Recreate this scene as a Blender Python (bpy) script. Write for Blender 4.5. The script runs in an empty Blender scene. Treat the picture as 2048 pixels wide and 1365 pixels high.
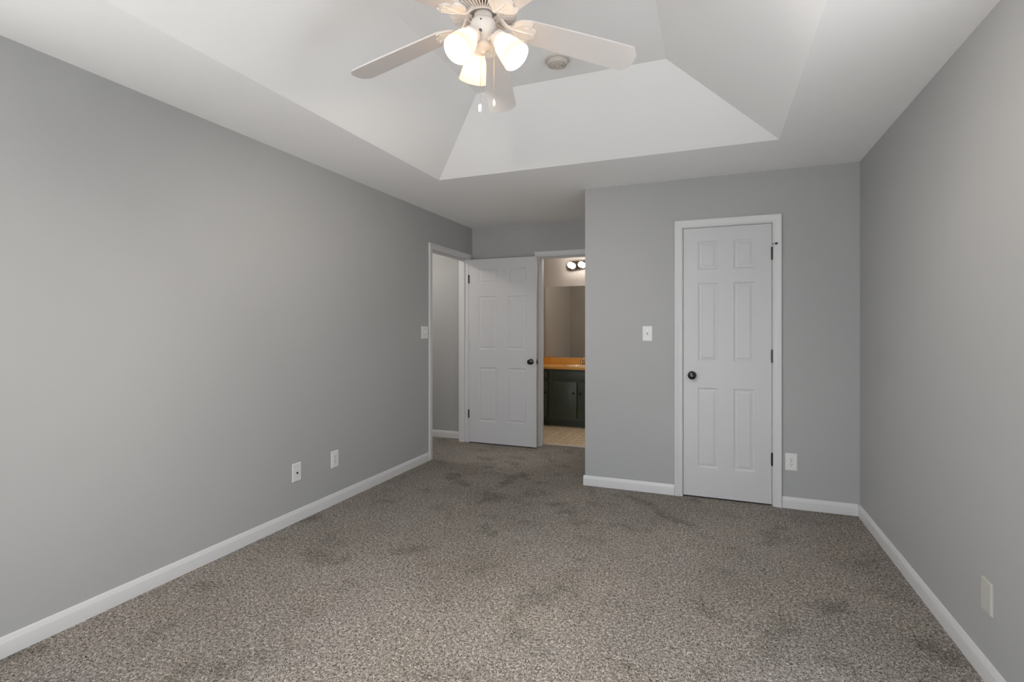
import bpy, bmesh, math
from mathutils import Vector, Matrix
PI = math.pi
SC = bpy.context.scene
COL = SC.collection

# ------------------------------------------------------------ camera, light, exposure
YAW = math.atan2(405, 1028)
cd = bpy.data.cameras.new('camera'); cam = bpy.data.objects.new('camera', cd); COL.objects.link(cam)
cam.location = (0, 0, 1.292); cam.rotation_euler = (PI/2, 0, YAW)
cd.sensor_width = 36; cd.lens = 1028/2048*36; cd.shift_y = -25.5/2048; cd.clip_start = 0.02
SC.camera = cam
SC.view_settings.view_transform = 'Standard'; SC.view_settings.look = 'None'
SC.view_settings.gamma = 1; SC.view_settings.use_curve_mapping = False
SC.view_settings.exposure = 0.09
W = bpy.data.worlds.new('overcast_sky'); SC.world = W; W.use_nodes = True
wn = W.node_tree; wn.nodes.clear()
wo = wn.nodes.new('ShaderNodeOutputWorld'); bg = wn.nodes.new('ShaderNodeBackground')
bg.inputs[1].default_value = SKY = 4.3
_tc = wn.nodes.new('ShaderNodeTexCoord'); _sp = wn.nodes.new('ShaderNodeSeparateXYZ'); _cr = wn.nodes.new('ShaderNodeValToRGB')   # sky above, pale sunlit ground below the horizon
_mr = wn.nodes.new('ShaderNodeMapRange'); _mr.inputs['From Min'].default_value = -1; _mr.inputs['From Max'].default_value = 1
_cr.color_ramp.elements[0].position = .49; _cr.color_ramp.elements[0].color = (.86, .89, .92, 1)
_cr.color_ramp.elements[1].position = .51; _cr.color_ramp.elements[1].color = (.60, .69, .80, 1)
wn.links.new(_tc.outputs['Generated'], _sp.inputs[0]); wn.links.new(_sp.outputs[2], _mr.inputs[0]); wn.links.new(_mr.outputs[0], _cr.inputs[0]); wn.links.new(_cr.outputs[0], bg.inputs[0])
wn.links.new(bg.outputs[0], wo.inputs[0])
# sun through the near windows; it lands on the carpet behind the camera and bounces up
sd_ = bpy.data.lights.new('sun', 'SUN'); sd_.energy = 40; sd_.angle = .01; sd_.color = (.95,.975,1)
sun = bpy.data.objects.new('sun', sd_); COL.objects.link(sun); sun.rotation_euler = Vector((0,-1,.80)).to_track_quat('Z','Y').to_euler()
FAN_LAMP_W = 48.0        # watts of each bulb in the fan's light kit
FAN_GLOW = 1.0
GLOBE = 20.0             # emission of the vanity globes
HALL_FILL = 62.0
BATH_FILL = 46.0
try:
    SC.cycles.max_bounces = 12; SC.cycles.diffuse_bounces = 8; SC.cycles.sample_clamp_indirect = 6
except Exception: pass

# ------------------------------------------------------------ measures (metres)
XL, XR, YN, YC, YB, H = -2.6, 0.93, -2.3, 4.165, 5.345, 2.44
XS = -0.993                      # outer corner of the closet bump-out
BXL, BYF = -2.30, 7.03           # bathroom left and far walls
T = 0.115
DT = 2.058; DA = 2.070                       # clear height of the door openings

# ------------------------------------------------------------ helpers
def lin(c):
    return tuple((x/12.92 if x <= .04045 else ((x+.055)/1.055)**2.4) for x in [v/255 for v in c]) + (1,)
def new_mat(name, rgb, rough=.5, metal=0, spec=.5):
    m = bpy.data.materials.new(name); m.use_nodes = True
    b = m.node_tree.nodes['Principled BSDF']
    b.inputs['Base Color'].default_value = lin(rgb) if max(rgb) > 1 else (*rgb, 1)
    b.inputs['Roughness'].default_value = rough; b.inputs['Metallic'].default_value = metal
    b.inputs['Specular IOR Level'].default_value = spec
    return m
def noise_bump(m, scale, strength, dist=.001, detail=3, colour=None):
    nt = m.node_tree; b = nt.nodes['Principled BSDF']
    tc = nt.nodes.new('ShaderNodeTexCoord'); n = nt.nodes.new('ShaderNodeTexNoise')
    n.inputs['Scale'].default_value = scale; n.inputs['Detail'].default_value = detail
    bp = nt.nodes.new('ShaderNodeBump'); bp.inputs['Strength'].default_value = strength; bp.inputs['Distance'].default_value = dist
    nt.links.new(tc.outputs['Object'], n.inputs['Vector']); nt.links.new(n.outputs['Fac'], bp.inputs['Height'])
    nt.links.new(bp.outputs['Normal'], b.inputs['Normal'])
    if colour:
        lo, hi = colour; n2 = nt.nodes.new('ShaderNodeTexNoise'); n2.inputs['Scale'].default_value = 1.3; n2.inputs['Detail'].default_value = 4
        r = nt.nodes.new('ShaderNodeValToRGB'); r.color_ramp.elements[0].position = .3; r.color_ramp.elements[1].position = .7
        r.color_ramp.elements[0].color = lin(lo); r.color_ramp.elements[1].color = lin(hi)
        nt.links.new(tc.outputs['Object'], n2.inputs['Vector']); nt.links.new(n2.outputs['Fac'], r.inputs[0]); nt.links.new(r.outputs[0], b.inputs['Base Color'])
    return m

M = {}
M['wall'] = noise_bump(new_mat('grey_wall_paint', (171,171,171), .55, spec=.3), 420, .08, .0006, colour=((170,170.5,170),(172,172.5,172)))
M['ceil'] = noise_bump(new_mat('ceiling_paint', (247,247,247), .8, spec=.2), 160, .12, .001, colour=((246,246,246),(248,248,248)))
M['trim'] = noise_bump(new_mat('white_trim_paint', (209,209,209), .35), 60, .03, .0005)
M['door'] = noise_bump(new_mat('white_door_paint', (201,201,202), .38), 260, .05, .0004)
M['plate'] = noise_bump(new_mat('white_plastic', (222,222,220), .35), 50, .01, .0003)
M['ivory'] = noise_bump(new_mat('ivory_plastic', (190,188,179), .4), 50, .01, .0003)
M['detector'] = noise_bump(new_mat('aged_white_plastic', (196,189,180), .5), 50, .01, .0003)
M['slot'] = new_mat('dark_slot', (40,38,36), .6)
M['bronze'] = noise_bump(new_mat('dark_metal', (70,66,63), .2, metal=.95), 90, .04, .0003)
M['lightbar'] = noise_bump(new_mat('satin_nickel', (150,140,131), .14, metal=1), 90, .02, .0003)
M['greymetal'] = noise_bump(new_mat('grey_cast_metal', (150,148,144), .45, metal=.3), 90, .04, .0003)
M['chrome'] = noise_bump(new_mat('brushed_chrome', (205,200,195), .16, metal=1), 90, .02, .0003)
M['rubber'] = new_mat('black_rubber', (18,18,18), .7)
M['fanwhite'] = noise_bump(new_mat('fan_white_enamel', (232,227,222), .35), 60, .03, .0003)
M['blade'] = noise_bump(new_mat('fan_blade_white', (216,211,208), .5), 40, .04, .0004)
M['vent'] = new_mat('fan_vent_depth', (120,84,56), .6)
M['bathwall'] = noise_bump(new_mat('bathroom_wall_paint', (182,177,171), .6, spec=.25), 300, .08, .0005)
M['green'] = noise_bump(new_mat('dark_green_cabinet_paint', (70,70,60), .45), 120, .06, .0005, colour=((60,68,59),(66,75,65)))
M['counter'] = noise_bump(new_mat('amber_laminate', (205,140,60), .3), 120, .02, .0003, colour=((214,158,76),(222,168,86)))
M['sink'] = noise_bump(new_mat('almond_porcelain', (226,196,160), .15), 20, .01, .0003)
M['hallwall'] = M['wall']
mm = new_mat('silvered_glass', (225,226,224), .015, metal=1); M['mirror'] = noise_bump(mm, 3, .004, .0002)
M['outdoor'] = new_mat('window_glass', (240,244,246), .05)

def carpet():
    m = bpy.data.materials.new('cut_pile_carpet'); m.use_nodes = True; nt = m.node_tree; b = nt.nodes['Principled BSDF']
    b.inputs['Roughness'].default_value = 1; b.inputs['Specular IOR Level'].default_value = .05
    N = lambda t: nt.nodes.new(t); L = nt.links.new
    tc = N('ShaderNodeTexCoord')
    # twisted yarn tips: stretched, warped noise
    warp = N('ShaderNodeTexNoise'); warp.inputs['Scale'].default_value = 55; warp.inputs['Detail'].default_value = 1
    L(tc.outputs['Object'], warp.inputs['Vector'])
    sub = N('ShaderNodeVectorMath'); sub.operation = 'SUBTRACT'; sub.inputs[1].default_value = (.5,.5,.5); L(warp.outputs['Color'], sub.inputs[0])
    sc = N('ShaderNodeVectorMath'); sc.operation = 'SCALE'; sc.inputs['Scale'].default_value = .03; L(sub.outputs[0], sc.inputs[0])
    add = N('ShaderNodeVectorMath'); L(tc.outputs['Object'], add.inputs[0]); L(sc.outputs[0], add.inputs[1])
    on = N('ShaderNodeTexNoise'); on.inputs['Scale'].default_value = 26; on.inputs['Detail'].default_value = 2; L(tc.outputs['Object'], on.inputs['Vector'])
    om = N('ShaderNodeMath'); om.operation = 'MULTIPLY'; om.inputs[1].default_value = 14; L(on.outputs['Fac'], om.inputs[0])
    y1 = N('ShaderNodeTexGabor'); y1.inputs['Scale'].default_value = 62; y1.inputs['Frequency'].default_value = 1.7; y1.inputs['Anisotropy'].default_value = .85
    L(add.outputs[0], y1.inputs['Vector']); L(om.outputs[0], y1.inputs['Orientation'])
    y2 = N('ShaderNodeTexNoise'); y2.inputs['Scale'].default_value = 240; y2.inputs['Detail'].default_value = 2; L(add.outputs[0], y2.inputs['Vector'])
    y3 = N('ShaderNodeTexNoise'); y3.inputs['Scale'].default_value = 75; y3.inputs['Detail'].default_value = 2; L(tc.outputs['Object'], y3.inputs['Vector'])
    h1 = N('ShaderNodeMath'); h1.operation = 'MULTIPLY_ADD'; h1.inputs[1].default_value = .55; L(y1.outputs['Value'], h1.inputs[0])
    h2 = N('ShaderNodeMath'); h2.operation = 'MULTIPLY_ADD'; h2.inputs[1].default_value = .45; L(y2.outputs['Fac'], h2.inputs[0]); L(h2.outputs[0], h1.inputs[2])
    mx = N('ShaderNodeMath'); mx.operation = 'ADD'; mx.inputs[1].default_value = -.17
    h3 = N('ShaderNodeMath'); h3.operation = 'MULTIPLY'; h3.inputs[1].default_value = .4; L(y3.outputs['Fac'], h3.inputs[0]); L(h3.outputs[0], h2.inputs[2]); L(h1.outputs[0], mx.inputs[0])
    bp = N('ShaderNodeBump'); bp.inputs['Strength'].default_value = 1; bp.inputs['Distance'].default_value = .008; L(mx.outputs[0], bp.inputs['Height']); L(bp.outputs['Normal'], b.inputs['Normal'])
    r1 = N('ShaderNodeValToRGB'); e = r1.color_ramp.elements
    e[0].position = .36; e[0].color = lin((74,71,67)); e[1].position = .68; e[1].color = lin((205,199,192))
    k = r1.color_ramp.elements.new(.53); k.color = lin((140,134,128)); L(mx.outputs[0], r1.inputs[0])
    # worn and trodden blotches
    def blotch(scale, a, bb, lo, seed, det=4):
        n = N('ShaderNodeTexNoise'); n.noise_dimensions = '4D'; n.inputs['W'].default_value = seed
        n.inputs['Scale'].default_value = scale; n.inputs['Detail'].default_value = det; n.inputs['Roughness'].default_value = .62
        L(tc.outputs['Object'], n.inputs['Vector'])
        r = N('ShaderNodeValToRGB'); r.color_ramp.elements[0].position = a; r.color_ramp.elements[0].color = (*lo, 1)
        r.color_ramp.elements[1].position = bb; r.color_ramp.elements[1].color = (1,1,1,1); L(n.outputs['Fac'], r.inputs[0]); return r
    cur = r1.outputs[0]
    for r in (blotch(4.6, .33, .47, (.66,.67,.65), 3.1, 6), blotch(1.3, .35, .6, (.84,.84,.83), 7.7, 3), blotch(2.2, .35, .65, (1,.975,.94), 11.3, 2)):
        mu = N('ShaderNodeMix'); mu.data_type = 'RGBA'; mu.blend_type = 'MULTIPLY'; mu.inputs[0].default_value = 1
        L(cur, mu.inputs[6]); L(r.outputs[0], mu.inputs[7]); cur = mu.outputs[2]
    L(cur, b.inputs['Base Color']); return m
M['carpet'] = carpet()

def vinyl():
    m = bpy.data.materials.new('patterned_vinyl'); m.use_nodes = True; nt = m.node_tree; b = nt.nodes['Principled BSDF']
    b.inputs['Roughness'].default_value = .4
    N = lambda t: nt.nodes.new(t); L = nt.links.new
    tc = N('ShaderNodeTexCoord'); v = N('ShaderNodeTexVoronoi'); v.inputs['Scale'].default_value = 42; L(tc.outputs['Object'], v.inputs['Vector'])
    r = N('ShaderNodeValToRGB'); r.color_ramp.elements[0].position = .15; r.color_ramp.elements[1].position = .6
    r.color_ramp.elements[0].color = lin((246,230,202)); r.color_ramp.elements[1].color = lin((206,182,148)); L(v.outputs['Distance'], r.inputs[0])
    bk = N('ShaderNodeTexBrick'); bk.offset = 0; bk.inputs['Scale'].default_value = 1; bk.inputs['Brick Width'].default_value = .15; bk.inputs['Row Height'].default_value = .15
    bk.inputs['Mortar Size'].default_value = .003; bk.inputs['Mortar'].default_value = lin((228,210,180)); bk.inputs['Color1'].default_value = bk.inputs['Color2'].default_value = (0,0,0,1)
    L(tc.outputs['Object'], bk.inputs['Vector'])
    mx = N('ShaderNodeMix'); mx.data_type = 'RGBA'; L(bk.outputs['Fac'], mx.inputs[0]); L(r.outputs[0], mx.inputs[6]); mx.inputs[7].default_value = lin((252,242,222)); L(mx.outputs[2], b.inputs['Base Color'])
    return m
M['vinyl'] = vinyl()

def frosted():
    m = bpy.data.materials.new('frosted_lamp_glass'); m.use_nodes = True; nt = m.node_tree; nt.nodes.clear()
    N = lambda t: nt.nodes.new(t); L = nt.links.new
    o = N('ShaderNodeOutputMaterial'); t = N('ShaderNodeBsdfTranslucent'); t.inputs[0].default_value = (.80,.70,.58,1)
    d = N('ShaderNodeBsdfDiffuse'); d.inputs[0].default_value = (.5,.47,.43,1); g = N('ShaderNodeBsdfGlossy'); g.inputs[1].default_value = .2
    a = N('ShaderNodeMixShader'); a.inputs[0].default_value = .35; c = N('ShaderNodeMixShader'); c.inputs[0].default_value = .06
    L(t.outputs[0], a.inputs[1]); L(d.outputs[0], a.inputs[2]); L(a.outputs[0], c.inputs[1]); L(g.outputs[0], c.inputs[2])
    e = N('ShaderNodeEmission'); e.inputs[0].default_value = (1,.80,.58,1); e.inputs[1].default_value = FAN_GLOW*.12
    s = N('ShaderNodeAddShader'); L(c.outputs[0], s.inputs[0]); L(e.outputs[0], s.inputs[1]); L(s.outputs[0], o.inputs[0]); return m
M['shade'] = frosted()
def emit(name, rgb, s):
    m = bpy.data.materials.new(name); m.use_nodes = True; nt = m.node_tree; nt.nodes.clear()
    o = nt.nodes.new('ShaderNodeOutputMaterial'); e = nt.nodes.new('ShaderNodeEmission'); e.inputs[0].default_value = (*rgb,1); e.inputs[1].default_value = s
    nt.links.new(e.outputs[0], o.inputs[0]); return m
M['bulb'] = emit('lit_bulb', (1,.82,.62), 14*FAN_GLOW)
M['globe'] = emit('lit_globe', (1,.90,.81), GLOBE)
M['bathglow'] = emit('bathroom_fill_glow', (1,.90,.80), BATH_FILL)
M['hallglow'] = emit('hall_fill_glow', (1,.93,.86), HALL_FILL)

def glass():
    m = bpy.data.materials.new('window_pane_glass'); m.use_nodes = True; nt = m.node_tree; nt.nodes.clear()
    o = nt.nodes.new('ShaderNodeOutputMaterial'); t = nt.nodes.new('ShaderNodeBsdfTransparent'); g = nt.nodes.new('ShaderNodeBsdfGlossy'); g.inputs[1].default_value = .02
    x = nt.nodes.new('ShaderNodeMixShader'); x.inputs[0].default_value = .06
    nt.links.new(t.outputs[0], x.inputs[1]); nt.links.new(g.outputs[0], x.inputs[2]); nt.links.new(x.outputs[0], o.inputs[0]); return m
M['pane'] = glass()

def obj(name, bm, mat, parent=None, smooth=False, loc=None, rot=None):
    me = bpy.data.meshes.new(name); bmesh.ops.recalc_face_normals(bm, faces=bm.faces[:]); bm.to_mesh(me); bm.free()
    if smooth: me.polygons.foreach_set('use_smooth', [True]*len(me.polygons))
    me.materials.append(mat); o = bpy.data.objects.new(name, me); COL.objects.link(o)
    if smooth == 'auto':
        me.set_sharp_from_angle(angle=math.radians(35))
    if parent: o.parent = parent
    if loc: o.location = loc
    if rot: o.rotation_euler = rot
    return o
def empty(name, loc=(0,0,0), rz=0):
    o = bpy.data.objects.new(name, None); o.empty_display_size = .05; COL.objects.link(o); o.location = loc; o.rotation_euler = (0,0,rz); return o
def tag(o, label, cat, group=None, kind=None):
    o['label'] = label; o['category'] = cat
    if group: o['group'] = group
    if kind: o['kind'] = kind
    return o
def S(o, label, cat): return tag(o, label, cat, kind='structure')
def box(bm, x0, x1, y0, y1, z0, z1, bev=0, seg=2):
    r = bmesh.ops.create_cube(bm, size=1)
    for v in r['verts']: v.co = Vector(((x0+x1)/2+v.co.x*(x1-x0), (y0+y1)/2+v.co.y*(y1-y0), (z0+z1)/2+v.co.z*(z1-z0)))
    if bev: bmesh.ops.bevel(bm, geom=list({e for v in r['verts'] for e in v.link_edges}), offset=bev, segments=seg, affect='EDGES', profile=.5)
    return bm
def B(*a, **k): return box(bmesh.new(), *a, **k)
def lathe(bm, prof, n=32, mat=None, cap=True):
    """prof: (r, z) pairs about the local z axis"""
    mat = mat or Matrix(); rings = []
    for r, z in prof:
        if r < 1e-6: rings.append([bm.verts.new(mat @ Vector((0,0,z)))])
        else: rings.append([bm.verts.new(mat @ Vector((r*math.cos(2*PI*i/n), r*math.sin(2*PI*i/n), z))) for i in range(n)])
    for a, b in zip(rings, rings[1:]):
        for i in range(n):
            j = (i+1) % n
            if len(a) == 1 and len(b) == 1: continue
            if len(a) == 1: bm.faces.new((a[0], b[i], b[j]))
            elif len(b) == 1: bm.faces.new((a[i], a[j], b[0]))
            else: bm.faces.new((a[i], a[j], b[j], b[i]))
    return bm
def align(d, origin=(0,0,0)):
    """matrix taking local +z to direction d"""
    return Matrix.Translation(origin) @ Vector(d).to_track_quat('Z','Y').to_matrix().to_4x4()
def tube(bm, pts, rad, n=10, flat=None):
    pts = [Vector(p) for p in pts]; rings = []
    rads = rad if isinstance(rad, (list,tuple)) else [rad]*len(pts)
    for i, p in enumerate(pts):
        d = (pts[min(i+1,len(pts)-1)] - pts[max(i-1,0)]).normalized()
        u = d.cross(Vector((0,0,1)));
        if u.length < 1e-3: u = Vector((1,0,0))
        u.normalize(); w = u.cross(d).normalized()
        fx, fy = flat if flat else (1,1)
        rings.append([bm.verts.new(p + u*math.cos(2*PI*k/n)*rads[i]*fx + w*math.sin(2*PI*k/n)*rads[i]*fy) for k in range(n)])
    for a, b in zip(rings, rings[1:]):
        for k in range(n): bm.faces.new((a[k], a[(k+1)%n], b[(k+1)%n], b[k]))
    bm.faces.new(rings[0][::-1]); bm.faces.new(rings[-1]); return bm
def smooth_path(pts, n=6):
    """Catmull-Rom"""
    P = [Vector(p) for p in pts]; P = [P[0]*2-P[1]] + P + [P[-1]*2-P[-2]]; out = []
    for i in range(1, len(P)-2):
        for k in range(n):
            t = k/n; a,b,c,d = P[i-1:i+3]
            out.append(.5*((2*b)+(c-a)*t+(2*a-5*b+4*c-d)*t*t+(3*b-a-3*c+d)*t**3))
    out.append(P[-2]); return out
def prism(bm, outline, z0, z1, mat=None):
    mat = mat or Matrix(); a = [bm.verts.new(mat @ Vector((x,y,z0))) for x,y in outline]; b = [bm.verts.new(mat @ Vector((x,y,z1))) for x,y in outline]
    bm.faces.new(a[::-1]); bm.faces.new(b); n = len(a)
    for i in range(n): bm.faces.new((a[i], a[(i+1)%n], b[(i+1)%n], b[i]))
    return bm
def sweep(bm, prof, frames):
    """prof: (u, v) closed; frames: functions (u, v) -> Vector"""
    rings = [[bm.verts.new(f(u,v)) for u,v in prof] for f in frames]; n = len(prof)
    for a, b in zip(rings, rings[1:]):
        for i in range(n): bm.faces.new((a[i], a[(i+1)%n], b[(i+1)%n], b[i]))
    bm.faces.new(rings[0]); bm.faces.new(rings[-1][::-1]); return bm
CASE = [(0,0),(0,.009),(.004,.012),(.010,.0115),(.016,.0125),(.034,.0135),(.041,.0175),(.053,.0185),(.057,.016),(.057,0)]
BASE = [(0,0),(.013,0),(.013,.055),(.0115,.062),(.0085,.067),(.0075,.074),(.004,.080),(.0,.081)]
def casing(bm, P, a0, a1, z1, rev=.004, end=None):
    """P(a, out, z) -> Vector; three-sided mitred door casing around the opening a0..a1 up to z1"""
    a0 -= rev; a1 += rev; z1 += rev
    e = (lambda u: u) if end is None else (lambda u: min(u, end))
    sweep(bm, CASE, [lambda u,v: P(a0-u, v, 0), lambda u,v: P(a0-u, v, z1+u), lambda u,v: P(a1+e(u), v, z1+u), lambda u,v: P(a1+e(u), v, 0)])
    return bm

# ------------------------------------------------------------ setting: floors, walls, ceiling
S(obj('floor', B(-4.3, XR+T, YN-T, 5.462, -.1, 0), M['carpet']), 'grey-brown cut-pile carpet with dark trodden blotches across the bedroom', 'floor')
S(obj('floor_bathroom', B(-2.42, .7, 5.462, BYF+T, -.1, 0), M['vinyl']), 'beige patterned vinyl floor seen through the bathroom doorway', 'floor')
OY0, OY1 = 4.437, 5.235          # hall doorway clear opening along Y
OX0, OX1 = -1.775, -1.065        # bathroom doorway clear opening along X
CX0, CX1 = -.226, .390           # closet doorway clear opening along X
J = .018
bm = B(XS, CX0-J, YC, YC+T, 0, H+.02); box(bm, CX0-J, CX1+J, YC, YC+T, DT+J, H+.02); box(bm, CX1+J, XR, YC, YC+T, 0, H+.02)
box(bm, XS, XS+T, YC+T, YB, 0, H+.02)
S(obj('wall_closet', bm, M['wall']), 'grey wall of the closet bump-out around the narrow closed door', 'wall')
bm = B(XL, OX0-J, YB, 5.462, 0, H+.02); box(bm, OX0-J, OX1+J, YB, 5.462, DA+J, H+.02); box(bm, OX1+J, XR, YB, 5.462, 0, H+.02)
S(obj('wall_far', bm, M['wall']), 'darker grey wall at the back of the entry alcove above the bathroom doorway', 'wall')
# windows behind the camera light the room: three in the near wall, two in the left wall, one in the right, these side ones added to light the opposite walls
def P_(axis, w):                                        # (along, out, z) -> box args; out grows away from the room
    if axis == 'N': return lambda a0,a1,o0,o1,z0,z1: (a0,a1,YN-o1,YN-o0,z0,z1)
    if axis == 'R': return lambda a0,a1,o0,o1,z0,z1: (XR+o0,XR+o1,a0,a1,z0,z1)
    return lambda a0,a1,o0,o1,z0,z1: (XL-o1,XL-o0,a0,a1,z0,z1)
def holed(bm, axis, a0, a1, holes):
    f = P_(axis, 0); box(bm, *f(a0,a1,0,T,0,WZ0)); box(bm, *f(a0,a1,0,T,WZ1,H+.02))
    e = [a0] + [v for w in holes for v in w] + [a1]
    for i in range(0, len(e), 2): box(bm, *f(e[i],e[i+1],0,T,WZ0,WZ1))
    return bm
WZ0, WZ1 = .12, 2.2
WN = [(-2.35,-1.35),(-1.25,-.25),(-.15,.75)]; WR = [(.75,1.85)]; WL = [(-1.9,-.9),(-.5,.8)]
S(obj('wall_near', holed(bmesh.new(), 'N', XL, XR, WN), M['wall']), 'grey bedroom wall behind the camera with three windows', 'wall')
bm = holed(bmesh.new(), 'R', YN-T, 2.0, WR); box(bm, XR, XR+T, 2.0, 5.462, 0, H+.02)
S(obj('wall_right', bm, M['wall']), 'grey bedroom wall on the right running toward the camera', 'wall')
bm = holed(bmesh.new(), 'L', YN-T, 1.0, WL); box(bm, XL-T, XL, 1.0, OY0-J, 0, H+.02); box(bm, XL-T, XL, OY0-J, OY1+J, DA+J, H+.02); box(bm, XL-T, XL, OY1+J, 5.462, 0, H+.02)
S(obj('wall_left', bm, M['wall']), 'long grey bedroom wall on the left with the hall doorway at its far end', 'wall')
wi = 0
for axis, holes, lab in (('R', WR, ('added in the right wall just out of view, to light the left wall',)), ('N', WN, ('in the near wall, next to the left wall','in the middle of the near wall','in the near wall, next to the right wall')), ('L', WL, ('added in the left wall to light the right one, farthest behind the camera','added in the left wall to light the right one, level with the camera'))):
    f = P_(axis, 0)
    for (a, b), l in zip(holes, lab):
        wi += 1
        bm = B(*f(a,b,.04,.08,WZ0,WZ0+.045)); box(bm, *f(a,b,.04,.08,WZ1-.045,WZ1)); box(bm, *f(a,a+.045,.04,.08,WZ0+.045,WZ1-.045))
        box(bm, *f(b-.045,b,.04,.08,WZ0+.045,WZ1-.045)); box(bm, *f(a+.045,b-.045,.045,.075,1.28,1.32))
        w = S(obj(f'window_{wi}', bm, M['trim']), 'white double-hung window ' + l, 'window')
        obj('window_pane', B(*f(a+.03,b-.03,.058,.062,WZ0+.03,WZ1-.03)), M['pane'], w)
        obj('window_sill', B(*f(a-.05,b+.05,-.03,0,WZ0-.03,WZ0)), M['trim'], w)
        pd = bpy.data.lights.new('window_daylight', 'AREA'); pd.shape = 'RECTANGLE'; pd.size = b-a; pd.size_y = WZ1-WZ0; pd.cycles.is_portal = True
        po = bpy.data.objects.new('window_daylight', pd); COL.objects.link(po)
        c = f((a+b)/2,(a+b)/2,T+.01,T+.01,1.3,1.3); po.location = (c[0],c[2],(WZ0+WZ1)/2)
        po.rotation_euler = {'N':(PI/2,0,0),'R':(PI/2,0,PI/2),'L':(PI/2,0,-PI/2)}[axis]
# hall and bathroom shells
S(obj('wall_hall_end', B(-4.3, XL-T, 5.372, 5.462, 0, H+.02), M['hallwall']), 'grey hallway wall seen through the open hall doorway', 'wall')
S(obj('wall_hall_side', B(-4.3, -4.2, 3.4, 5.372, 0, H+.02), M['hallwall']), 'grey far wall of the hallway hidden behind the left bedroom wall', 'wall')
S(obj('wall_hall_near', B(-4.3, XL-T, 3.3, 3.4, 0, H+.02), M['hallwall']), 'grey near wall of the hallway hidden behind the left bedroom wall', 'wall')
S(obj('wall_bathroom_left', B(BXL-T, BXL, 5.462, BYF+T, 0, H+.02), M['bathwall']), 'left bathroom wall reflected in the vanity mirror', 'wall')
S(obj('wall_bathroom_far', B(BXL, .6, BYF, BYF+T, 0, H+.02), M['bathwall']), 'warm-lit bathroom wall behind the vanity mirror and light bar', 'wall')
S(obj('wall_bathroom_right', B(.6, .7, 5.462, BYF+T, 0, H+.02), M['bathwall']), 'right bathroom wall hidden behind the closet', 'wall')
bm = B(BXL, OX0-J, 5.462, 5.470, 0, H+.02); box(bm, OX0-J, OX1+J, 5.462, 5.470, DA+J, H+.02); box(bm, OX1+J, .6, 5.462, 5.470, 0, H+.02)
S(obj('wall_bathroom_near', bm, M['bathwall']), 'bathroom side of the wall around the bathroom doorway', 'wall')
# ceiling with a sloped tray
bm = bmesh.new()
X0,X1,Y0,Y1 = -4.3, XR+T, YN-T, BYF+T
o = (-1.985, .366, -.005, 3.50); ins = .61; TZ = 2.75; q = (o[0]+ins, o[1]-ins, o[2]+ins, o[3]-ins)
def rect(a,b,c,d,z): return [bm.verts.new(v) for v in ((a,c,z),(b,c,z),(b,d,z),(a,d,z))]
R0, R1, R2 = rect(X0,X1,Y0,Y1,H), rect(*o,H), rect(*q,TZ)
for a, b in ((R0,R1),(R1,R2)):
    for i in range(4): bm.faces.new((a[i], a[(i+1)%4], b[(i+1)%4], b[i]))
bm.faces.new(R2)
R3 = rect(X0,X1,Y0,Y1,2.95)
for i in range(4): bm.faces.new((R0[i], R0[(i+1)%4], R3[(i+1)%4], R3[i]))
bm.faces.new(R3)
S(obj('ceiling', bm, M['ceil']), 'white ceiling with a shallow sloped tray around the ceiling fan', 'ceiling')

# baseboards
def base(name, label, a, b, out):
    a, b, out = Vector((*a,0)), Vector((*b,0)), Vector((*out,0))
    bm = sweep(bmesh.new(), BASE, [lambda u,v: a+out*u+Vector((0,0,v)), lambda u,v: b+out*u+Vector((0,0,v))])
    return S(obj(name, bm, M['trim'], smooth='auto'), label, 'baseboard')
base('baseboard_left', 'white baseboard along the long left wall', (XL,YN), (XL,4.374), (1,0))
base('baseboard_right', 'white baseboard along the right wall', (XR,YN), (XR,YC), (-1,0))
base('baseboard_closet_left', 'white baseboard between the bump-out corner and the closet door casing', (XS-.013,YC), (-.289,YC), (0,-1))
base('baseboard_closet_right', 'short white baseboard between the closet door casing and the right corner', (.453,YC), (XR-.013,YC), (0,-1))
base('baseboard_closet_side', 'white baseboard on the hidden side of the closet bump-out', (XS,YC), (XS,YB-.013), (-1,0))
base('baseboard_near', 'white baseboard below the windows behind the camera', (XL+.013,YN), (XR-.013,YN), (0,1))
base('baseboard_hall', 'white baseboard in the hallway beyond the open doorway', (-4.2,5.372), (XL-T,5.372), (0,-1))
# door casings with jambs
bm = casing(bmesh.new(), lambda a,o_,z: Vector((a, YC-o_, z)), CX0, CX1, DT)
box(bm, CX0-J, CX0, YC, YC+T, 0, DT+J); box(bm, CX1, CX1+J, YC, YC+T, 0, DT+J); box(bm, CX0, CX1, YC, YC+T, DT, DT+J)
box(bm, CX0, CX0+.011, YC+.040, YC+.075, 0, DT); box(bm, CX1-.011, CX1, YC+.040, YC+.075, 0, DT); box(bm, CX0+.011, CX1-.011, YC+.040, YC+.075, DT-.011, DT)
S(obj('trim_1', bm, M['trim'], smooth='auto'), 'white casing and jamb around the narrow closet door', 'door frame')
bm = casing(bmesh.new(), lambda a,o_,z: Vector((XL+o_, a, z)), OY0, OY1, DA)
box(bm, XL-T, XL, OY0-J, OY0, 0, DA+J); box(bm, XL-T, XL, OY1, OY1+J, 0, DA+J); box(bm, XL-T, XL, OY0, OY1, DA, DA+J)
box(bm, XL-.075, XL-.040, OY0, OY0+.011, 0, DA); box(bm, XL-.075, XL-.040, OY1-.011, OY1, 0, DA); box(bm, XL-.075, XL-.040, OY0+.011, OY1-.011, DA-.011, DA)
S(obj('trim_2', bm, M['trim'], smooth='auto'), 'white casing and jamb around the hall doorway in the left wall', 'door frame')
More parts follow.
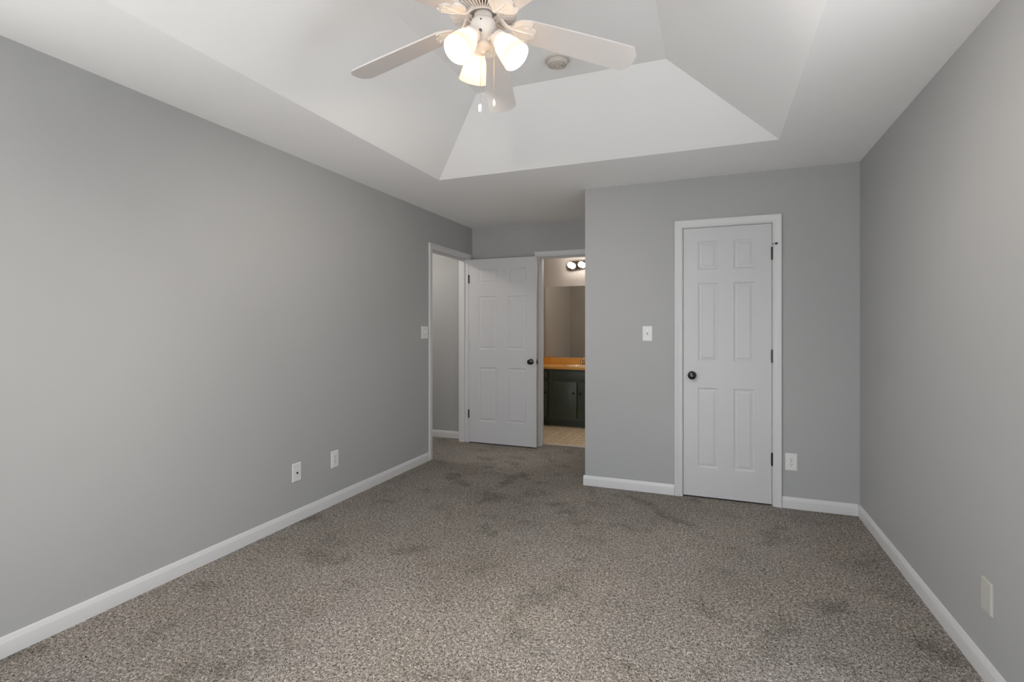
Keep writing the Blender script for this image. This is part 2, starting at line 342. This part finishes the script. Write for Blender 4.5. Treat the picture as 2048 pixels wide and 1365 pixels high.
bm = casing(bmesh.new(), lambda a,o_,z: Vector((a, YB-o_, z)), OX0, OX1, DA, end=.05)
box(bm, OX0-J, OX0, YB, 5.47, 0, DA+J); box(bm, OX1, OX1+J, YB, 5.47, 0, DA+J); box(bm, OX0, OX1, YB, 5.47, DA, DA+J)
box(bm, OX0, OX0+.011, YB+.04, YB+.075, 0, DA); box(bm, OX0+.011, OX1-.011, YB+.04, YB+.075, DA-.011, DA)
casing(bm, lambda a,o_,z: Vector((a, 5.47+o_, z)), OX0, OX1, DA)
S(obj('trim_3', bm, M['trim'], smooth='auto'), 'white casing and jamb around the bathroom doorway', 'door frame')

# ------------------------------------------------------------ doors
def door_mesh(w, h, t, xs, zs):
    """six-panel leaf, x 0..w, z 0..h, front face at y=0, back at y=t; xs/zs: panel intervals"""
    bm = bmesh.new()
    RINGS = [(0,0),(.003,.002),(.009,.0045),(.014,.005),(.030,.0022),(.033,.0005)]
    bx = sorted({0,w,*[v for p in xs for v in p]}); bz = sorted({0,h,*[v for p in zs for v in p]})
    for y, s in ((0,1),(t,-1)):
        for i in range(len(bx)-1):
            for k in range(len(bz)-1):
                a,b,c,d = bx[i],bx[i+1],bz[k],bz[k+1]
                if (a,b) in xs and (c,d) in zs:
                    prev = None
                    for ins_, dep in RINGS:
                        r = [bm.verts.new((x,y+s*dep,z)) for x,z in ((a+ins_,c+ins_),(b-ins_,c+ins_),(b-ins_,d-ins_),(a+ins_,d-ins_))]
                        if prev:
                            for q_ in range(4): bm.faces.new((prev[q_], prev[(q_+1)%4], r[(q_+1)%4], r[q_]))
                        prev = r
                    bm.faces.new(prev)
                else: bm.faces.new([bm.verts.new(v) for v in ((a,y,c),(b,y,c),(b,y,d),(a,y,d))])
    for c4 in (((0,0,0),(0,t,0),(0,t,h),(0,0,h)),((w,0,0),(w,t,0),(w,t,h),(w,0,h)),((0,0,0),(w,0,0),(w,t,0),(0,t,0)),((0,0,h),(w,0,h),(w,t,h),(0,t,h))):
        bm.faces.new([bm.verts.new(v) for v in c4])
    bmesh.ops.remove_doubles(bm, verts=bm.verts[:], dist=1e-5); return bm
def knob(parent, x, z, y=0, s=-1, proj=.058):
    """dark round knob on a rose; s=-1 sticks out toward -y"""
    k = obj('door_knob', lathe(bmesh.new(), [(0,0),(.031,0),(.032,.004),(.026,.008),(.013,.010),(.011,.024),(.014,.028),(.024,.033),(.0285,.042),(.027,.051),(.018,proj-.002),(.010,proj),(.009,proj-.0015),(0,proj-.0015)], 28, align((0,s,0),(x,y,z))), M['bronze'], parent, smooth='auto'); return k
def hinge(parent, x, y, z, leafdir):
    bm = lathe(bmesh.new(), [(0,-.049),(.004,-.048),(.005,-.045),(.0072,-.044),(.0072,-.016),(.0064,-.0155),(.0072,-.015),(.0072,.015),(.0064,.0155),(.0072,.016),(.0072,.044),(.005,.045),(.004,.048),(0,.049)], 14, Matrix.Translation((x,y,z)))
    box(bm, *sorted((x, x+leafdir*.007)), y+.001, y+.004, z-.044, z+.044)
    return obj('hinge', bm, M['bronze'], parent, smooth='auto')
# closet door: closed, hinged on the right
dw = .610; dz0 = .012
xs = [(.105,.248),(.355,.498)]; zs = [(.222,.828),(1.028,1.623),(1.724,1.940)]
d1 = S(obj('door_1', door_mesh(dw, 2.043, .035, xs, zs), M['door'], loc=(CX0+.003, YC+.002, dz0)), 'narrow white six-panel closet door, closed, with a dark knob', 'door')
knob(d1, .063, .920)
obj('latch_plate', B(-.0035, .0005, .004, .030, .895, .945), M['bronze'], d1)
for z in (1.825, 1.077, .329): hinge(d1, dw+.002, -.006, z, -1)
hs = obj('hinge_stop', tube(bmesh.new(), smooth_path([(dw+.002,-.006,1.872),(dw+.002,-.010,1.888),(dw+.010,-.022,1.893),(dw+.024,-.034,1.890)]), .0035), M['chrome'], d1, smooth=True)
obj('rubber_tip', lathe(bmesh.new(), [(0,0),(.007,0),(.0075,.008),(.005,.014),(0,.015)], 14, align((.75,-.62,.1),(dw+.022,-.033,1.8895))), M['rubber'], hs, smooth='auto')['label'] = 'black rubber tip'
# bedroom door: open 90 degrees against the alcove wall
bw = .803
xs = [(.120,.337),(.466,.683)]; zs = [(.242,.843),(1.045,1.635),(1.777,1.940)]
d2 = S(obj('door_2', door_mesh(bw, 2.052, .035, xs, zs), M['door'], loc=(XL+.020, 5.222, .012)), 'white six-panel bedroom door standing open against the alcove wall', 'door')
knob(d2, bw-.060, .92); knob(d2, bw-.060, .92, .035, 1, .056)
obj('latch_plate', B(bw-.0008, bw+.0015, .005, .030, .89, .947), M['bronze'], d2)
obj('latch_bolt', B(bw+.001, bw+.011, .012, .022, .908, .928, bev=.002), M['bronze'], d2)
for i, z in enumerate((1.835, 1.075, .318)):
    hh = hinge(d2, -.001, -.004, z, 1)
    if i == 1: hh.data.materials[0] = M['trim']; hh['label'] = 'hinge painted over in white'

# ------------------------------------------------------------ wall plates
def wall_frame(name, wall, a, z):
    """empty whose local -y points out of the wall into the room, x along it"""
    if wall == 'L': return empty(name, (XL, a, z), PI/2)
    if wall == 'R': return empty(name, (XR, a, z), -PI/2)
    return empty(name, (a, YC, z), 0)
def plate(root, w, h, mat=None, bev=.004):
    bm = box(bmesh.new(), -w/2, w/2, -.0075, 0, -h/2, h/2)
    es = [e for e in bm.edges if all(v.co.y < -.005 for v in e.verts)]
    bmesh.ops.bevel(bm, geom=es, offset=bev, segments=3, affect='EDGES')
    return obj('cover_plate', bm, mat or M['plate'], root, smooth='auto')
def screw(root, x, z, mat=None):
    return obj('screw', lathe(bmesh.new(), [(0,.0012),(.0025,.001),(.0032,0)], 12, align((0,-1,0),(x,-.0074,z))), mat or M['chrome'], root, smooth='auto')
def outlet(wall, a, z, label, mat=None, group=None):
    r = wall_frame('power_outlet', wall, a, z); plate(r, .076, .122, mat); screw(r, 0, 0, mat)
    for s in (-1, 1):
        bm = bmesh.new(); pts = [(.0165*math.cos(t)*1.0, .0135*math.sin(t)) for t in [i*2*PI/24 for i in range(24)]]
        pts = [(max(-.0155,min(.0155,x*1.15)), y) for x, y in pts]
        prism(bm, pts, 0, .0022, align((0,-1,0),(0,-.0072,s*.0195)))
        f = obj('socket', bm, mat or M['plate'], r)
        bm = bmesh.new(); zc = s*.0195
        box(bm, -.0075, -.0055, -.0100, -.0090, zc-.001, zc+.008); box(bm, .0055, .0075, -.0100, -.0090, zc, zc+.007)
        prism(bm, [(.0028*math.cos(t), .0028*math.sin(t)) for t in [i*PI/6 for i in range(12)]], 0, .0008, align((0,-1,0),(0,-.0093,zc-.006)))
        obj('slot', bm, M['slot'], f)
    return tag(r, label, 'outlet', group)
outlet('L', 3.038, .330, 'white duplex power outlet low on the left wall, farther of the two plates there')
outlet('C', .512, .333, 'white duplex power outlet low on the wall between the closet door and the right corner')
r = wall_frame('blank_wall_plate', 'R', 2.385, .312); plate(r, .074, .120, M['ivory']); screw(r, 0, .042, M['ivory']); screw(r, 0, -.042, M['ivory'])
tag(r, 'ivory blank wall plate low on the right wall at the edge of the photo', 'wall plate')
r = wall_frame('cable_plate', 'L', 2.667, .330); plate(r, .076, .122)
cj = obj('cable_jack', lathe(bmesh.new(), [(.0,.007),(.002,.007),(.002,.009),(.0040,.009),(.0044,.0018),(.0065,.0015),(.0065,0)], 12, align((0,-1,0),(0,-.0072,-.004))), M['bronze'], r, smooth='auto'); screw(r, 0, .042, M['plate']); screw(r, 0, -.042, M['plate'])
tag(r, 'white cable jack plate low on the left wall, nearer than the power outlet', 'cable outlet')
def switch(wall, a, z, gangs, w, label):
    r = wall_frame('light_switch', wall, a, z); plate(r, w, .118)
    for g in range(gangs):
        x = (g-(gangs-1)/2)*.046
        obj('switch_slot', B(x-.0052, x+.0052, -.0082, -.0070, -.012, .012), M['plate'] if gangs > 1 else M['ivory'], r)
        bm = box(bmesh.new(), -.0038, .0038, -.014, 0, -.0045, .0045, bev=.001)
        obj('toggle', bm, M['plate'], r, loc=(x,-.0075,.002), rot=(-.5,0,0))
        screw(r, x, .030); screw(r, x, -.030)
    return tag(r, label, 'light switch')
switch('C', -.492, 1.250, 1, .074, 'white single light switch on the bump-out wall left of the closet door')
switch('L', 4.298, 1.252, 2, .116, 'white double light switch on the left wall beside the hall doorway')

# ------------------------------------------------------------ smoke detector
sd = empty('smoke_detector', (-.792, 2.680, TZ)); tag(sd, 'round off-white smoke detector on the tray ceiling behind the fan', 'smoke detector')
obj('base', lathe(bmesh.new(), [(0,0),(.066,0),(.067,-.008),(.064,-.012),(.055,-.0125)], 40), M['detector'], sd, smooth='auto')
cap = lathe(bmesh.new(), [(.056,-.010),(.056,-.026),(.052,-.033),(.046,-.035),(.044,-.032),(.038,-.032),(.036,-.036),(.016,-.039),(.015,-.036),(.009,-.036),(.008,-.041),(0,-.042)], 40)
obj('cover', cap, M['detector'], sd, smooth='auto')
obj('indicator', lathe(bmesh.new(), [(0,-.0405),(.003,-.0395),(.003,-.034)], 10, Matrix.Translation((.026,0,0))), M['slot'], sd)

# ------------------------------------------------------------ ceiling fan
FX, FY = -.800, 1.738
fan = empty('ceiling_fan', (FX, FY, TZ)); tag(fan, 'white five-blade ceiling fan with three lit frosted shades and pull chains', 'ceiling fan')
Z = lambda z: z-TZ
obj('canopy', lathe(bmesh.new(), [(0,0),(.070,0),(.071,-.010),(.060,-.035),(.035,-.055),(.018,-.060),(0,-.060)], 36), M['fanwhite'], fan, smooth='auto')
obj('downrod', lathe(bmesh.new(), [(0,-.05),(.012,-.05),(.012,Z(2.60)),(0,Z(2.60))], 16), M['fanwhite'], fan, smooth='auto')
# motor housing: drum whose underside is a ring of ribs over a dark vent
obj('motor_housing', lathe(bmesh.new(), [(0,Z(2.625)),(.045,Z(2.622)),(.095,Z(2.605)),(.122,Z(2.575)),(.129,Z(2.545)),(.129,Z(2.466)),(.126,Z(2.458)),(.118,Z(2.455)),(.114,Z(2.458)),(.111,Z(2.466)),(.111,Z(2.53)),(0,Z(2.53))], 56), M['fanwhite'], fan, smooth='auto')
obj('vent_backing', lathe(bmesh.new(), [(.0,Z(2.463)),(.113,Z(2.465)),(.113,Z(2.475)),(0,Z(2.475))], 48), M['vent'], fan)
bm = bmesh.new()
for i in range(54):
    m_ = Matrix.Rotation(2*PI*i/54, 4, 'Z')
    prism(bm, [(.060,-.0014),(.116,-.0030),(.116,.0030),(.060,.0014)], Z(2.450), Z(2.463), m_)
lathe(bm, [(.054,Z(2.466)),(.054,Z(2.449)),(.064,Z(2.449)),(.064,Z(2.466))], 40)
obj('vent_grille', bm, M['fanwhite'], fan)
obj('flywheel', lathe(bmesh.new(), [(0,Z(2.478)),(.054,Z(2.478)),(.054,Z(2.464)),(.048,Z(2.458)),(0,Z(2.458))], 36), M['greymetal'], fan, smooth='auto')
obj('switch_housing', lathe(bmesh.new(), [(0,Z(2.460)),(.033,Z(2.460)),(.036,Z(2.436)),(.040,Z(2.434)),(.0445,Z(2.430)),(.0465,Z(2.422)),(.0465,Z(2.405)),(.044,Z(2.392)),(.036,Z(2.374)),(.026,Z(2.364)),(.020,Z(2.360)),(.022,Z(2.352)),(.030,Z(2.346)),(.031,Z(2.338)),(.024,Z(2.328)),(.010,Z(2.322)),(.006,Z(2.312)),(0,Z(2.310))], 40), M['fanwhite'], fan, smooth='auto')
obj('screw', lathe(bmesh.new(), [(0,.002),(.0022,.0015),(.003,0)], 10, align((.25,-.97,0),(.0118,-.0455,Z(2.415)))), M['bronze'], fan)
DR, PITCH = math.radians(8.6), math.radians(12)
ZB = 2.437                                            # height of the blade line carried back to the axis
def blade_outline():
    pts = []
    for t in range(0, 11): a = PI/2+PI*t/10; pts.append((.172+.045*math.cos(a), .054*math.sin(a)))
    pts += [(.30,-.0585),(.45,-.0630),(.572,-.0650),(.584,-.060),(.592,-.046),(.604,-.034),(.607,0),(.604,.034),(.592,.046),(.584,.060),(.572,.0650),(.45,.0630),(.30,.0585)]
    return pts
def iron_outline():
    half = [(.100,.009),(.108,.013),(.112,.024),(.119,.036),(.130,.046),(.145,.053),(.162,.056),(.176,.054),(.183,.047),(.182,.039),(.176,.034),(.178,.028),(.187,.024),(.197,.020),(.201,.012),(.200,.004)]
    return [(x,-y) for x,y in half] + [(x,y) for x,y in half[::-1]]
proto_blade = proto_iron = None
for k in range(5):
    az = math.radians(105+72*k)
    R = Matrix.Rotation(az, 4, 'Z') @ Matrix.Translation((0,0,Z(ZB))) @ Matrix.Rotation(DR, 4, 'Y')
    RP = R @ Matrix.Rotation(PITCH*-1, 4, 'X')
    if k == 0:
        bm = prism(bmesh.new(), blade_outline(), 0, .006)
        bmesh.ops.bevel(bm, geom=[e for e in bm.edges if abs(e.verts[0].co.z-e.verts[1].co.z) < 1e-6], offset=.0015, segments=2, affect='EDGES')
        proto_blade = obj('blade', bm, M['blade'], fan, smooth='auto')
        bm = prism(bmesh.new(), iron_outline(), -.006, .0)
        bmesh.ops.bevel(bm, geom=[e for e in bm.edges if e.verts[0].co.z < -.005 and e.verts[1].co.z < -.005], offset=.002, segments=2, affect='EDGES')
        for s in (-1,1):                                # leaf scrolls in relief and screws
            tube(bm, smooth_path([(.110,s*.004,-.006),(.130,s*.024,-.0075),(.152,s*.040,-.0075),(.172,s*.036,-.0070),(.170,s*.024,-.0068),(.156,s*.022,-.0062)]), .0019, 8)
            lathe(bm, [(0,-.0105),(.003,-.010),(.0042,-.006)], 10, Matrix.Translation((.162,s*.044,0)))
        tube(bm, smooth_path([(.106,0,-.005),(.140,0,-.006),(.172,0,-.006),(.190,0,-.005)]), [.004]*6+[.004]*6+[.002]*7, 8)
        lathe(bm, [(0,-.0105),(.003,-.010),(.0042,-.006)], 10, Matrix.Translation((.190,0,0)))
        # curved neck up to the flywheel
        tube(bm, smooth_path([(.046,0,.034),(.062,0,.028),(.076,0,.012),(.092,0,-.001),(.112,0,-.003)]), [.010]*8+[.009]*8+[.008]*9, 10, flat=(1.25,.7))
        tube(bm, [(.034,0,.036),(.052,0,.032)], .013, 10, flat=(1.5,.6))
        proto_iron = obj('blade_iron', bm, M['fanwhite'], fan, smooth='auto')
        b_, i_ = proto_blade, proto_iron
    else:
        b_, i_ = proto_blade.copy(), proto_iron.copy()
        for c in (b_, i_): COL.objects.link(c); c.parent = fan
    b_.matrix_local = RP @ Matrix.Translation((0,0,.0)); i_.matrix_local = RP
# light kit
for k, azd in enumerate((133, 253, -3)):
    az = math.radians(azd); dr = Vector((math.cos(az), math.sin(az), 0)); tilt = math.radians(50)
    ax = (dr*math.cos(tilt) + Vector((0,0,-1))*math.sin(tilt)).normalized()
    f0 = dr*.058 + Vector((0,0,Z(2.362)))              # fitter
    obj('lamp_arm', tube(bmesh.new(), smooth_path([dr*.020+Vector((0,0,Z(2.356))), dr*.036+Vector((0,0,Z(2.368))), dr*.050+Vector((0,0,Z(2.368))), f0]), .0085, 12), M['fanwhite'], fan, smooth=True)
    m_ = align(ax, f0) @ Matrix.Scale(1.07, 4)
    obj('lamp_socket', lathe(bmesh.new(), [(0,-.014),(.012,-.012),(.020,-.004),(.027,.000),(.0285,.004),(.0285,.016),(.026,.018),(.026,.006),(0,.006)], 28, m_), M['fanwhite'], fan, smooth='auto')
    prof = [(.0255,.006),(.0260,.016),(.030,.026),(.0365,.040),(.0410,.058),(.0450,.080),(.0485,.100),(.0500,.110),(.0510,.1115),(.0490,.1115),(.0472,.100),(.0437,.080),(.0397,.058),(.0352,.041),(.0288,.027),(.0248,.016),(.0243,.006)]
    sh = obj('lamp_shade', lathe(bmesh.new(), prof, 40, m_), M['shade'], fan, smooth='auto')
    sh['label'] = 'frosted bell glass shade, lit'
    obj('light_bulb', lathe(bmesh.new(), [(0,.006),(.010,.008),(.011,.020),(.018,.034),(.0215,.048),(.019,.060),(.010,.068),(0,.070)], 20, m_), M['bulb'], sh, smooth=True)
    ld = bpy.data.lights.new('fan_bulb_light', 'POINT'); ld.energy = FAN_LAMP_W; ld.color = (1,.90,.80); ld.shadow_soft_size = .018
    lo = bpy.data.objects.new('fan_bulb_light', ld); COL.objects.link(lo); lo.parent = fan; lo.location = f0 + ax*.082
def chain(x, y, ztop, zbot, kind):
    bm = tube(bmesh.new(), [(x,y,Z(ztop)),(x,y,Z(zbot))], .0009, 6)
    n = int((ztop-zbot)/.0045)
    for i in range(n): lathe(bm, [(0,-.0015),(.0014,0),(0,.0015)], 6, Matrix.Translation((x,y,Z(ztop-.002-i*.0045))))
    c = obj('pull_chain', bm, M['chrome'], fan)
    pr = [(0,.004),(.0022,.003),(.003,-.002),(.0055,-.008),(.0062,-.018),(.005,-.026),(0,-.028)] if kind else [(0,.002),(.003,.001),(.0055,-.002),(.006,-.010),(.006,-.024),(.004,-.028),(0,-.029)]
    obj('chain_pull', lathe(bmesh.new(), pr, 16, Matrix.Translation((x,y,Z(zbot)))), M['plate'], c, smooth=True)
# (x, y) offsets from the fan axis: one in front of the housing, one at its right
chain(.012, -.052, 2.372, 2.100, 0)
chain(.035, .020, 2.345, 2.146, 1)
obj('chain_eyelet', lathe(bmesh.new(), [(0,.008),(.004,.007),(.005,0)], 12, align((.2,-.9,-.3),(.011,-.046,Z(2.374)))), M['bronze'], fan, smooth='auto')

# ------------------------------------------------------------ bathroom
vy = 6.485; VX0, VX1 = BXL, -.95
van = empty('vanity_cabinet', ((VX0+VX1)/2, vy, 0)); tag(van, 'dark green painted vanity cabinet under the amber countertop', 'cabinet'); vx = (VX0+VX1)/2
def V(name, *a, mat='green', parent=None, **k):
    a = list(a); a[0] -= vx; a[1] -= vx; a[2] -= vy; a[3] -= vy
    return obj(name, B(*a, **k), M[mat], parent or van)
bm = B(VX0-vx, VX0+.016-vx, .02, BYF-vy, .085, .757); box(bm, VX1-.016-vx, VX1-vx, .02, BYF-vy, .085, .757)
box(bm, VX0+.016-vx, VX1-.016-vx, .02, BYF-vy, .085, .101); box(bm, VX0+.016-vx, VX1-.016-vx, BYF-vy-.01, BYF-vy, .101, .757)
obj('body', bm, M['green'], van)
V('toe_kick', VX0+.01, VX1-.01, vy+.085, BYF, 0, .085)
bm = bmesh.new()
for a in ((VX0,VX0+.04),(-2.04,-1.98),(-1.30,-1.24),(VX1-.04,VX1)): box(bm, a[0]-vx, a[1]-vx, 0, .02, .085, .757)
for z in ((.085,.13),(.585,.625),(.725,.757)): box(bm, VX0+.04-vx, VX1-.04-vx, .0005, .0195, z[0], z[1])
obj('face_frame', bm, M['green'], van)
def panel_door(x0, x1, z0, z1, kx, kz, name='cabinet_door'):
    bm = B(x0-vx, x1-vx, -.018, 0, z0, z1, bev=.003)
    if z1-z0 > .25:
        box(bm, x0+.05-vx, x1-.05-vx, -.0215, -.010, z0+.05, z1-.05, bev=.006)
    d = obj(name, bm, M['green'], van, smooth='auto')
    if kx is not None: obj('cabinet_knob', lathe(bmesh.new(), [(0,0),(.007,0),(.006,.010),(.013,.015),(.015,.022),(.010,.027),(0,.028)], 18, align((0,-1,0),(kx-vx,-.018,kz))), M['bronze'], d, smooth='auto')
panel_door(-2.255, -2.045, .125, .595, -2.075, .45); panel_door(-1.975, -1.653, .125, .595, -1.690, .452); panel_door(-1.645, -1.315, .125, .595, -1.606, .452)
panel_door(-1.235, -.995, .125, .595, -1.20, .45)
panel_door(-1.975, -1.315, .62, .73, None, None, 'false_drawer_front'); panel_door(-2.255, -2.045, .62, .73, None, None, 'drawer_front'); panel_door(-1.235, -.995, .62, .73, None, None, 'drawer_front')
# countertop with oval basin
ct = empty('countertop', (vx, 6.462, .757)); tag(ct, 'amber laminate countertop with backsplash and almond basin on the green vanity', 'countertop')
SX, SY = -1.645, 6.735
bm = bmesh.new(); n = 48; x0,x1,y0,y1 = VX0-vx, VX1+.015-vx, 0, BYF-6.462
cx, cy = SX-vx, SY-6.462
def edge_pt(t):
    c, s = math.cos(t), math.sin(t); k = min(((x1-cx)/c if c > 0 else (x0-cx)/c) if abs(c) > 1e-9 else 1e9, ((y1-cy)/s if s > 0 else (y0-cy)/s) if abs(s) > 1e-9 else 1e9); return (cx+c*k, cy+s*k)
ang = sorted([2*PI*i/n for i in range(n)] + [math.atan2(y-cy, x-cx) % (2*PI) for x in (x0,x1) for y in (y0,y1)])
rings = []
for fn, z in ((edge_pt,0),(edge_pt,.028),(lambda t:(cx+.215*math.cos(t),cy+.170*math.sin(t)),.028),(lambda t:(cx+.215*math.cos(t),cy+.170*math.sin(t)),0)):
    rings.append([bm.verts.new((*fn(t), z)) for t in ang])
for a, b in zip(rings, rings[1:]+rings[:1]):
    for i in range(len(ang)): j = (i+1)%len(ang); bm.faces.new((a[i],a[j],b[j],b[i]))
obj('counter_slab', bm, M['counter'], ct)
obj('backsplash', B(x0, x1, y1-.020, y1, .028, .118, bev=.003), M['counter'], ct)
obj('side_splash', B(x0, x0+.020, .03, y1-.020, .028, .118, bev=.003), M['counter'], ct)
bm = lathe(bmesh.new(), [(.235,.029),(.232,.036),(.220,.038),(.208,.034),(.195,.010),(.170,-.060),(.110,-.105),(.025,-.115),(0,-.115)], 48, Matrix.Translation((cx,cy,0)) @ Matrix.Diagonal((1,.8,1,1)))
obj('basin', bm, M['sink'], ct, smooth=True)
obj('drain', lathe(bmesh.new(), [(.022,-.113),(.020,-.110),(.008,-.111),(0,-.111)], 18, Matrix.Translation((cx,cy,0))), M['chrome'], ct, smooth='auto')
fc = empty('faucet', (SX, 6.925, .785)); tag(fc, 'chrome two-handle faucet behind the basin', 'faucet')
obj('base', B(-.08,.08,-.025,.025,0,.016,bev=.006), M['chrome'], fc, smooth='auto')
obj('spout', tube(bmesh.new(), smooth_path([(0,0,.010),(0,0,.06),(0,-.02,.095),(0,-.07,.105),(0,-.115,.085)]), [.016]*8+[.013]*8+[.011]*9, 14), M['chrome'], fc, smooth=True)
for s in (-1,1): obj('handle', lathe(bmesh.new(), [(0,.012),(.014,.012),(.012,.030),(.018,.036),(.020,.060),(.017,.068),(0,.070)], 18, Matrix.Translation((s*.055,0,0))), M['chrome'], fc, smooth='auto')
mi = tag(empty('mirror', (-1.58, BYF, .885)), 'large frameless mirror on the bathroom wall above the backsplash', 'mirror')
obj('mirror_glass', B(-.675,.675,-.006,0,0,1.0), M['mirror'], mi)
obj('mirror_clip', B(-.30,-.28,-.009,-.0062,0,.012), M['chrome'], mi); obj('mirror_clip', B(.28,.30,-.009,-.0062,0,.012), M['chrome'], mi)
# four-globe light bar
vl = tag(empty('vanity_light', (-1.632, BYF, 2.165)), 'chrome light bar with lit round globes above the bathroom mirror', 'light')
def stadium(L_, r, n=10): return [(L_+r*math.cos(t), r*math.sin(t)) for t in [PI/2*i/n for i in range(n+1)]] + [(-L_+r*math.cos(t), r*math.sin(t)) for t in [PI/2+PI*i/n for i in range(n+1)]]
bm = prism(bmesh.new(), stadium(.236,.060), 0, .045, align((0,-1,0)))
bmesh.ops.bevel(bm, geom=[e for e in bm.edges if all(v.co.y < -.04 for v in e.verts)], offset=.010, segments=3, affect='EDGES')
obj('light_bar', bm, M['lightbar'], vl, smooth='auto')
for i in range(4):
    x = -.226+.1507*i
    so = obj('bulb_socket', lathe(bmesh.new(), [(.026,0),(.026,.006),(.018,.010),(.017,.022),(0,.022)], 20, align((0,-1,0),(x,-.045,.005))), M['chrome'], vl, smooth='auto')
    obj('globe_bulb', lathe(bmesh.new(), [(0,.0)]+[(.041*math.sin(t), .041-.041*math.cos(t)+.002) for t in [PI*j/14 for j in range(1,14)]]+[(0,.084)], 24, align((0,-1,0),(x,-.062,.005))), M['globe'], vl, smooth=True)
# unseen flush lamp added to brighten the hallway
hl = tag(empty('hall_fill_lamp', (-3.45, 4.55, H)), 'round unseen fill lamp added on the hallway ceiling behind the left wall', 'ceiling lamp')
obj('base', lathe(bmesh.new(), [(0,0),(.15,0),(.15,-.02),(.14,-.025),(0,-.025)], 32), M['fanwhite'], hl, smooth='auto')
obj('diffuser', lathe(bmesh.new(), [(.135,-.024),(.13,-.045),(.10,-.075),(.05,-.09),(0,-.093)], 32), M['hallglow'], hl, smooth='auto')
bl = tag(empty('bathroom_fill_lamp', (-.75, 6.15, H)), 'round unseen fill lamp added on the bathroom ceiling, hidden behind the closet', 'ceiling lamp')  # unseen lamp added to brighten the bathroom alongside the globes
obj('base', lathe(bmesh.new(), [(0,0),(.15,0),(.15,-.02),(.14,-.025),(0,-.025)], 32), M['fanwhite'], bl, smooth='auto')
obj('diffuser', lathe(bmesh.new(), [(.135,-.024),(.13,-.045),(.10,-.075),(.05,-.09),(0,-.093)], 32), M['bathglow'], bl, smooth='auto')
# carpet to vinyl transition strip
tag(obj('threshold_strip', B(OX0+.001, OX1-.001, 5.452, 5.478, .0005, .006, bev=.002), M['trim']), 'thin transition strip between carpet and vinyl in the bathroom doorway', 'threshold')
